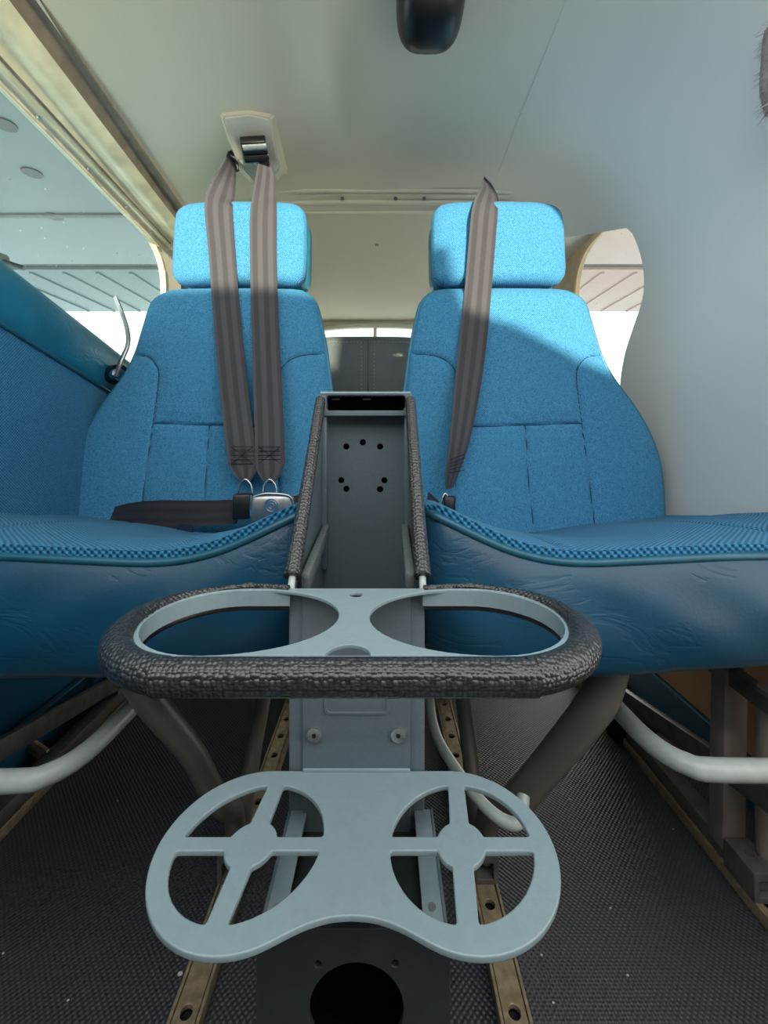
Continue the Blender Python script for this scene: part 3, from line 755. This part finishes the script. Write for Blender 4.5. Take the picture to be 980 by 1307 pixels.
# lower front plate
fp = plate('front_plate', [[(XC - .0372, .245), (XC + .0372, .245), (XC + .0372, .4515), (XC - .0372, .4515)]], .002, 'paint', cs, XZ(.2935), .0003)
bm = bmesh.new(); 
z_a, z_b = P(0, 912, .2925).z, P(0, 868, .2925).z
e = plate('pressed_recess', [rrect(XC - .0225, z_a, XC + .0225, z_b + .01, .004), rrect(XC - .0205, z_a + .002, XC + .0205, z_b + .008, .003)], .0016, 'paint', fp, XZ(.2925), .0005); bm.free()
for px in (401, 508):
    c = P(px, 937, .2925)
    d = disc('screw', c, (0, 1, 0), .0050, .0035, 'screwmetal', fp, 24, .0038)
    d2 = disc('screw_recess', c + Vector((0, -.0018, 0)), (0, 1, 0), .0016, .0006, 'black', fp, 6)
# --- lower shelf: two wheel-shaped cut-outs
ZL = .326; ZU = .453
wxc = (XC + .003 - .0598, XC + .003 + .0598); WY = .241; RO, RI, RH = .0525, .0403, .0140
def outline_lower():
    a0 = XC + .003; pts = []
    right = []
    for k in range(41):
        a = math.radians(92 - k * (92 + 116) / 40); right.append((wxc[1] - a0 + RO * math.cos(a), WY + RO * math.sin(a)))
    # right: from top to bottom of the right disc; then S-curve to the middle
    tail = [(.0230, .2003), (.011, .2038), (0, .2048)]
    half = right + [tuple(v)[:2] for v in catmull([Vector((*right[-1], 0))] + [Vector((*p, 0)) for p in tail], 5)[1:]]
    L = [(-x, y) for x, y in reversed(half[:-1])]
    return [(x + a0, y) for x, y in half + L]
def quadrants(cx, cy, wv, wh):
    out = []
    for sx in (1, -1):
        for sy in (1, -1):
            p = []
            a0 = math.asin(wh / 2 / RI); a1 = math.pi / 2 - math.asin(wv / 2 / RI)
            arc = [(RI * math.cos(a0 + (a1 - a0) * k / 14), RI * math.sin(a0 + (a1 - a0) * k / 14)) for k in range(15)]
            b1 = math.acos(min(1, (wv / 2 + .0005) / RH)) ; b0 = math.asin(wh / 2 / RH)
            ha = [(RH * math.cos(b1 + (b0 - b1) * k / 6), RH * math.sin(b1 + (b0 - b1) * k / 6)) for k in range(7)]
            poly = arc + ha
            rr = [.0035] + [.02] * 13 + [.0035] + [.005] + [.02] * 5 + [.005]
            poly = round_poly(poly, [.0035 if i in (0, 14) else (.004 if i in (15, 21) else .0) for i in range(len(poly))], 4)
            # drop duplicate points
            q = []
            for pt in poly:
                if not q or math.hypot(pt[0] - q[-1][0], pt[1] - q[-1][1]) > 3e-4: q.append(pt)
            out.append([(cx + sx * a + .10 * sy * b * 1.0, cy + sy * b) for a, b in q])
    return out
ls = plate('lower_cup_shelf', [outline_lower()] + quadrants(wxc[0], WY, .0105, .0085) + quadrants(wxc[1], WY, .0105, .0085), .0034, 'tray', cs, Matrix.Translation((0, 0, ZL)), .0007)
box('shelf_bend', (XC - .0372, .2915, ZL - .001), (XC + .0372, .2945, ZL + .004), 'tray', ls, .001)
# --- upper shelf: hourglass bridge inside a padded hoop
a0 = XC + .0015; hx_, r_, yc_ = .0745, .0450, .2475
def hoop(rad, ext=0, n=20, ycn=None, back=None):
    """open path: back left end -> left arc -> front -> right arc -> back right end"""
    y_ = yc_ if ycn is None else ycn; pts = []
    for k in range(n + 1):
        a = math.radians(90 + 180 * k / n); pts.append((a0 - hx_ + rad * 1.06 * math.cos(a), y_ + rad * math.sin(a)))
    for k in range(n + 1):
        a = math.radians(270 + 180 * k / n); pts.append((a0 + hx_ + rad * 1.06 * math.cos(a), y_ + rad * math.sin(a)))
    return pts
hp = hoop(r_ + .001)
outer = [(x, y) for x, y in hp]
def lobe(cx, s):
    """opening: round outside, gently round towards the bridge"""
    pts = []
    for k in range(48):
        a = 2 * math.pi * k / 48; c_, s_ = math.cos(a), math.sin(a)
        rx = (r_ * 1.06 - .0012) if c_ * s > 0 else .0655
        ex = 1.0 if c_ * s > 0 else .95
        pts.append((cx + rx * abs(c_) ** ex * (1 if c_ > 0 else -1), yc_ + (r_ - .0012) * s_))
    return pts
us_ = plate('upper_cup_shelf', [outer, lobe(a0 - hx_, -1), lobe(a0 + hx_, 1), circ(XC + .0005, P(0, 761, .0001).y + .2818, .0042, 24), circ(a0, .2035, .011, 24)], .0022, 'tray', cs, Matrix.Translation((0, 0, ZU)), .0004)
def band(name, rad, z0, z1, m_):
    pts = hoop(rad); pts = [(xl + .001 - .012 * k, pts[0][1]) for k in range(2)] + pts + [(xr - .001 + .012 * k, pts[-1][1]) for k in (1, 0)]
    bm = bmesh.new(); A = []; T = .0012
    for k, (x, y) in enumerate(pts):
        a = Vector(pts[max(k - 1, 0)]); b = Vector(pts[min(k + 1, len(pts) - 1)]); t = (b - a).normalized(); n_ = Vector((t.y, -t.x)) * T
        A.append([bm.verts.new(q) for q in ((x, y, z0), (x, y, z1), (x - n_.x, y - n_.y, z1), (x - n_.x, y - n_.y, z0))])
    for p, q in zip(A, A[1:]):
        for k in range(4): bm.faces.new((p[k], q[k], q[(k + 1) % 4], p[(k + 1) % 4]))
    bm.faces.new(A[0]); bm.faces.new(A[-1])
    return obj(name, bm, m_, us_)
band('hoop_band', r_ - .0010, ZU - .010, ZU + .0005, 'tray')
hb = hoop(r_ - .0012, n=16); tube('lower_edge_bead', [(x, y, ZU - .0115) for x, y in [(xl, hb[0][1])] + hb[:17]][::-1], .0017, 'black', us_, seg=6, n=2)
tube('lower_edge_bead', [(x, y, ZU - .0115) for x, y in hb[17:] + [(xr, hb[-1][1])]], .0017, 'black', us_, seg=6, n=2)
pr = hoop(r_ + .0052, n=24)
path = [(xl - .000, pr[0][1] - .0055)] + pr + [(xr + .000, pr[-1][1] - .0055)]
def prad(t):
    e = min(t, 1 - t) * 2; return .0022 + .0062 * min(1, max(0, (e - .16) / .44)) ** .8
pp = [Vector((x, y - .0045 * math.sin(math.pi * i / (len(path) - 1)) + .0045 * 0, ZU - .003 + .0045 * (1 - math.sin(math.pi * i / (len(path) - 1))))) for i, (x, y) in enumerate(path)]
bm = bmesh.new(); pc = catmull(pp, 4); add_tube(bm, pc, prad, 18)
obj('padded_rim', bm, 'pad', us_, angle=70)
# --- pedestal nose the lower shelf overhangs: open-topped box down to the floor
NX0, NX1, NY, NZ = xl - .001, xr + .0065, .227, .299
box('nose_side', (NX0, NY, 0), (NX0 + .002, .2962, NZ), 'paint', cs, .0005)
box('nose_side', (NX1 - .002, NY, 0), (NX1, .2962, NZ), 'paint', cs, .0005)
for a, b_ in ((NX0 + .002, NX0 + .013), (NX1 - .013, NX1 - .002)):
    nt_ = box('nose_top_flange', (a, NY, NZ - .002), (b_, .2958, NZ), 'tray', cs, .0004)
    disc('rivet', ((a + b_) / 2, NY + .007, NZ), (0, 0, 1), .0022, .0016, 'steel', nt_, 10)
box('nose_floor', (NX0 + .002, NY, .2845), (NX1 - .002, .2958, .286), 'pedestal', cs, 0)
# dark cover on the front of it with the big round hole
pc_ = thing('pedestal_cover', 'dark glossy metal cover with a large round hole below the lower cup shelf', 'cover', (XC, .224, 0))
c0 = P(455, 1286, .224); rr_ = 60 * .224 / F; h1, h2 = P(406, 1228, .224), P(504, 1227, .224)
plate('cover_plate', [[(NX0 - .001, 0), (NX1 + .001, 0), (NX1 + .001, NZ + .001), (NX0 - .001, NZ + .001)], circ(c0.x, c0.z, rr_, 48), circ(h1.x, h1.z, .0019, 14), circ(h2.x, h2.z, .0019, 14)], .003, 'pedestal', pc_, XZ(.2245), .0004)
disc('hole_shade_disc', (c0.x, .2375, c0.z), (0, 1, 0), rr_ + .004, .002, 'void', pc_, 32)  # black disc and tube stand in for the shade inside the hole
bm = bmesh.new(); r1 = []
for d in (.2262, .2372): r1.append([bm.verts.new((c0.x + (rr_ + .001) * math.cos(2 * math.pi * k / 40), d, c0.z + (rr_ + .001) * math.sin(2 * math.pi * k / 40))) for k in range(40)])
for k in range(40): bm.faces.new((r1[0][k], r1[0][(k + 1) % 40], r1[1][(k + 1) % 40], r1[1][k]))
obj('hole_shade_tube', bm, 'void', pc_)

# ------------------------------------------------------------------ HARNESS, left seat
hn = thing('shoulder_harness', 'pair of grey brown shoulder straps running from the ceiling slot down the left seat', 'seat belt', P(330, 625, .73))
W = .0262
def wv(a, w_=W, b=0): return Vector((w_ * math.cos(a), w_ * math.sin(a) + b, 0))
strap('strap', [(P(294, 194, .875), Vector((.002, .006, .001))), (P(293, 215, .868), Vector((.005, .020, .001))), (P(284, 245, .862), Vector((.020, .014, -.008))), (P(279, 266, .840), Vector((.0262, .004, -.002))), (P(283, 320, .832), wv(0)),
      (P(287, 372, .822), wv(0)), (P(293, 440, .800), wv(0)), (P(300, 510, .775), wv(0)), (P(308, 575, .752), wv(0)), (P(311, 598, .748), wv(0, .024)), (P(313, 614, .746), wv(0, .009))], 'belt', hn)
strap('strap', [(P(335, 196, .862), Vector((.003, .005, .0))), (P(340, 216, .862), Vector((.015, .010, -.002))), (P(338, 246, .862), Vector((.022, .006, 0))), (P(336, 275, .842), wv(0, .0265)), (P(336, 330, .832), wv(0)), (P(338, 400, .815), wv(0)),
      (P(341, 480, .785), wv(0)), (P(344, 560, .755), wv(0)), (P(344.5, 597, .747), wv(0, .0245)), (P(344, 616, .745), wv(0, .009))], 'belt', hn)
# stitched overlap at the ends
def stitch_patch(px, py0, py1, Y, wpx):
    bm = bmesh.new(); a, b_ = P(px - wpx, py0, Y), P(px + wpx, py0, Y); c, d = P(px + wpx, py1, Y), P(px - wpx, py1, Y)
    n_ = 5
    for k in range(n_): 
        t = k / (n_ - 1)
        add_tube(bm, [a.lerp(d, t), b_.lerp(c, t)], .0006, 5)
    add_tube(bm, [a, c], .0006, 5); add_tube(bm, [b_, d], .0006, 5)
    o = obj('stitching', bm, 'thread', hn); o['kind'] = 'stuff'
stitch_patch(309, 570, 592, .7455, 14); stitch_patch(344, 570, 592, .7475, 14)
for px in (313, 344):
    tube('chrome_ring', [P(px - 9, 632, .742), P(px - 7, 619, .742), P(px, 612, .742), P(px + 7, 619, .742), P(px + 9, 632, .742)], .0022, 'chrome', hn, seg=8)
tube('guide_bar', [P(293, 199, .872), P(303, 203, .866), P(325, 207, .860), P(338, 206, .862)], .0035, 'chrome', hn, seg=10)
tube('loop_guard', [P(294, 194, .874), P(300, 205, .870), P(303, 218, .872)], .006, 'black', hn, seg=10, flat=.6)

lb = thing('lap_belt', 'black lap belt lying across the left seat with a chrome buckle', 'seat belt', P(210, 668, .76))
def up(h): return Vector((0, .004, h))
strap('strap', [(P(102, 667, .80), up(.006)), (P(125, 662, .79), up(.012)), (P(160, 657, .765), up(.019)), (P(200, 655, .74), up(.022)), (P(250, 655, .725), up(.021)), (P(304, 653, .720), up(.020))], 'lap', lb, th=.002)
strap('strap', [(P(100, 668, .80), up(.005)), (P(150, 672, .765), up(.010)), (P(200, 677, .735), up(.014)), (P(245, 680, .715), up(.012))], mat('navy_webbing', (.012, .022, .05), .5, noise=.2), lb, th=.002)
strap('strap', [(P(372, 648, .735), up(.020)), (P(392, 645, .76), up(.019)), (P(412, 642, .79), up(.018))], 'lap', lb, th=.002)
obox('latch', P(310, 646, .715), (.0145, .003, 0), (0, .010, 0), (0, .002, .021), 'black', lb, .004)
for px in (301, 320): tube('latch_bar', [P(px, 632, .712), P(px, 660, .708)], .0022, 'chrome', lb, seg=8, n=2)
bk = obox('buckle', P(348, 648, .712), (.034, .003, 0), (0, .009, 0), (0, .002, .0215), 'steel', lb, .006)
bm = bmesh.new(); add_disc(bm, P(346, 646, .7015), (0, 1, 0), .0125, .002, 28); obj('emblem', bm, 'chrome', bk)
tube('emblem_ring', [P(346, 646, .700) + Vector((.009 * math.cos(a * math.pi / 8), 0, .009 * math.sin(a * math.pi / 8))) for a in range(16)], .0007, 'steel', bk, seg=6, n=2, closed=True)
tube('emblem_ring', [P(346, 646, .700) + Vector((.0045 * math.cos(a * math.pi / 8), 0, .0045 * math.sin(a * math.pi / 8))) for a in range(16)], .0007, 'steel', bk, seg=6, n=2, closed=True)
tube('buckle_edge', [P(324, 634, .704), P(340, 630, .704), P(366, 632, .706), P(373, 640, .708), P(374, 656, .708)], .002, 'chrome', bk, seg=8)

# right seat
hr_ = thing('shoulder_harness', 'single grey brown shoulder strap hanging down the right seat', 'seat belt', P(585, 640, .73))
strap('strap', [(P(620, 232, .92), Vector((.008, .012, 0))), (P(624, 244, .882), Vector((.018, .012, -.008))), (P(619, 268, .838), Vector((.026, .004, -.003))), (P(615, 310, .832), wv(0)), (P(610, 370, .825), wv(0)), (P(603, 440, .802), wv(0)),
      (P(595, 505, .78), wv(.15, .0245)), (P(586, 565, .757), wv(.55, .0235)), (P(578, 600, .750), wv(.8, .022)), (P(573, 624, .747), wv(.9, .012))], 'belt', hr_)
strap('loop', [(P(622, 230, .915), Vector((.010, .012, 0))), (P(629, 250, .90), Vector((.014, .010, 0))), (P(631, 268, .89), Vector((.004, .010, 0)))], 'lap', hr_)
tube('chrome_ring', [P(561, 655, .735), P(563, 643, .735), P(568, 630, .737), P(573, 640, .738), P(572, 655, .737)], .0022, 'chrome', hr_, seg=8)
obox('latch', P(573, 645, .735), (.010, .002, 0), (0, .008, 0), (.002, .002, .016), 'black', hr_, .003)
strap('stub', [(P(528, 622, .80), up(.010)), (P(542, 636, .79), up(.018)), (P(560, 650, .765), up(.014))], 'lap', hr_, th=.003)
bm = bmesh.new()
for k in range(5): add_tube(bm, [P(572 + k * 0, 588 + 4 * k, .742), P(592, 580 + 5 * k, .744)], .0006, 5)
o = obj('stitching', bm, 'thread', hr_); o['kind'] = 'stuff'

# ------------------------------------------------------------------ ceiling retractor cover
rc = thing('belt_retractor_cover', 'cream faceted belt retractor cover on the ceiling above the left seat', 'cover', P(322, 195, .9))
def cz(px, py, dz=0):
    """point on the headliner along a line of sight, lowered by dz"""
    Y = .8
    for _ in range(30):
        X = (px - CX) * Y / F; Y = (head_z(X, Y) - dz - H) * F / (CY - py)
    return Vector(((px - CX) * Y / F, Y, head_z((px - CX) * Y / F, Y) - dz))
base = [cz(278, 145), cz(318, 141), cz(352, 146), cz(368, 222), cz(348, 240), cz(322, 239), cz(305, 222)]
low = [cz(284, 150, .010), cz(318, 146, .012), cz(345, 152, .010), cz(357, 215, .040), cz(342, 232, .028), cz(325, 232, .024), cz(303, 205, .038)]
bm = bmesh.new(); A = [bm.verts.new(p + Vector((0, 0, .004))) for p in base]; B = [bm.verts.new(p) for p in low]
cN = len(A); bm.faces.new(A)
ctr = sum((p for p in low), Vector()) / cN + Vector((0, .01, -.002)); cv = bm.verts.new(ctr)
for k in range(cN):
    bm.faces.new((A[k], A[(k + 1) % cN], B[(k + 1) % cN], B[k])); bm.faces.new((B[k], B[(k + 1) % cN], cv))
bmesh.ops.bevel(bm, geom=list(bm.edges), offset=.003, segments=2, affect='EDGES')
obj('housing', bm, 'cream', rc, angle=30)
pa, pb_, pc2, pd = cz(307, 181, .030), cz(339, 179, .030), cz(344, 203, .036), cz(313, 206, .036)
u_ = (pb_ - pa).normalized(); v_ = (pd - pa).normalized()
obox('slot', (pa + pb_ + pc2 + pd) / 4 + Vector((0, -.004, 0)), (pb_ - pa) * .5, (pd - pa) * .52, u_.cross(v_) * .008, 'black', rc, .002)
tube('roller', [cz(312, 201, .042), cz(343, 199, .042)], .006, 'black', rc, seg=14, n=2)
tube('roller', [cz(310, 188, .038), cz(340, 186, .038)], .007, 'leather', rc, seg=14, n=2)

# overhead black lamp housing at the top edge
ol = thing('overhead_lamp', 'black rounded lamp housing on the ceiling at the top of the view', 'lamp', P(548, 20, .6))
bm = bmesh.new(); cL = P(549, 10, .585)
bmesh.ops.create_uvsphere(bm, u_segments=32, v_segments=20, radius=1, matrix=Matrix.Translation(cL + Vector((0, 0, .012))) @ Matrix.Diagonal((.049, .058, .052, 1)))
for v in bm.verts:
    d = v.co - cL; 
    e_ = lambda q, n_: math.copysign(abs(q) ** n_, q)
    v.co = cL + Vector((.047 * e_(d.x / .049, .6), .055 * e_(d.y / .058, .7), .012 + .050 * e_((d.z - .012) / .052, .8)))
obj('housing', bm, 'black', ol)
tube('mount_ring', [cL + Vector((.040 * math.cos(a * math.pi / 8), .044 * math.sin(a * math.pi / 8), .036)) for a in range(16)], .005, 'black', ol, seg=8, n=2, closed=True)

# fur trimmed thing at the right edge
ft = thing('fur_trim', 'grey pink fur tuft at the right edge of the view near the ceiling', 'fur', P(985, 80, .52))
bm = bmesh.new()
core = [P(1000, 10, .53), P(996, 60, .525), P(994, 105, .52), P(1000, 135, .52)]
add_tube(bm, catmull(core, 6), .018, 12); obj('pelt', bm, 'fur', ft)
bm = bmesh.new()
for k in range(420):
    t = random.random(); c = core[0].lerp(core[-1], t) + Vector((0, 0, 0)); a = random.uniform(0, 6.28)
    d = Vector((math.cos(a), math.sin(a), random.uniform(-.9, .1))).normalized()
    s0 = c + d * .012; s1 = c + d * random.uniform(.024, .032) + Vector((0, 0, -.006))
    add_tube(bm, [s0, (s0 + s1) / 2 + Vector((0, 0, .001)), s1], lambda q: .0006 * (1 - q) + .0001, 4)
o = obj('hairs', bm, 'fur', ft); o['kind'] = 'stuff'

# ------------------------------------------------------------------ odds and ends on the floor
b1 = thing('hinge_bracket', 'pinkish perforated metal bracket by the left wall under the left seat', 'bracket', P(150, 893, .89))
pk = [P(*q, .89) for q in ((143, 874), (157, 874), (158, 886), (154, 893), (160, 897), (153, 910), (147, 904), (146, 890))]
Yk = .89
plate('bracket_plate', [[(p.x, p.z) for p in pk], circ(P(150, 881, Yk).x, P(150, 881, Yk).z, .0025, 10), circ(P(151, 890, Yk).x, P(151, 890, Yk).z, .0025, 10)], .004, 'pink', b1, XZ(Yk))
box('bracket_foot', (P(139, 0, .89).x, .87, 0), (P(147, 0, .89).x, .91, .06), 'black', b1)
for (cx_, cy_, Y, lab, nm) in ((50, 955, .72, 'black buckle and brass clip lying under the left seat by the wall', 'stowed_buckle'), (838, 942, .72, 'black belt stub with brass clip on the floor beside the right wall', 'stowed_buckle')):
    c = P(cx_, cy_, Y); t = thing(nm, lab, 'buckle', (c.x, c.y, 0))
    tube('belt_stub', [Vector((c.x - .04, c.y + .06, .004)), Vector((c.x - .02, c.y + .03, c.z)), Vector((c.x, c.y, c.z)), Vector((c.x + .02, c.y - .02, .004))], .022, 'black', t, seg=10, flat=.3)
    obox('brass_clip', c + Vector((.012, -.02, .012)), (.020, .0, -.014), (0, .003, 0), (.006, 0, .009), 'track', t, .001)
    obox('hook', c + Vector((.036, -.022, -.006)), (.003, 0, .001), (0, .003, 0), (-.007, 0, .018), 'steel', t, .001)
crumb_labels = ['yellowish crumb, the largest, on the mat left of the left seat track', 'pale crumb near the bottom left corner of the floor mat', 'pale crumb just right of the right console seat track, nearest the cup shelf',
    'pale crumb on the right floor mat well away from the track', 'pale crumb at the bottom right of the console, nearest the frame edge', 'pale crumb high on the right mat below the big taupe leg',
    'pale crumb midway down the right mat toward the wall rail', 'pale crumb beside the wall rail on the right mat', 'pale crumb seen through the left wheel of the lower cup shelf',
    'pale crumb on the left mat below the pale bent bar', 'pale crumb at the left edge of the floor mat']
for i, (px, py) in enumerate(((462, 0), (230, 1244), (87, 1278), (691, 1220), (801, 1246), (706, 1281), (727, 1021), (779, 1160), (859, 1059), (306, 1019), (150, 1023), (4, 1218))):
    if py == 0: continue
    Y = H * F / (py - CY); p = P(px, py, Y); bm = bmesh.new()
    bmesh.ops.create_icosphere(bm, subdivisions=1, radius=.0011 if i > 1 else .0022, matrix=Matrix.Translation((p.x, p.y, .001)) @ Matrix.Diagonal((1.4, 1, .6, 1)))
    tag(obj('crumb', bm, 'crumb'), crumb_labels[i - 1], 'crumb', 'crumbs scattered on the floor mat')
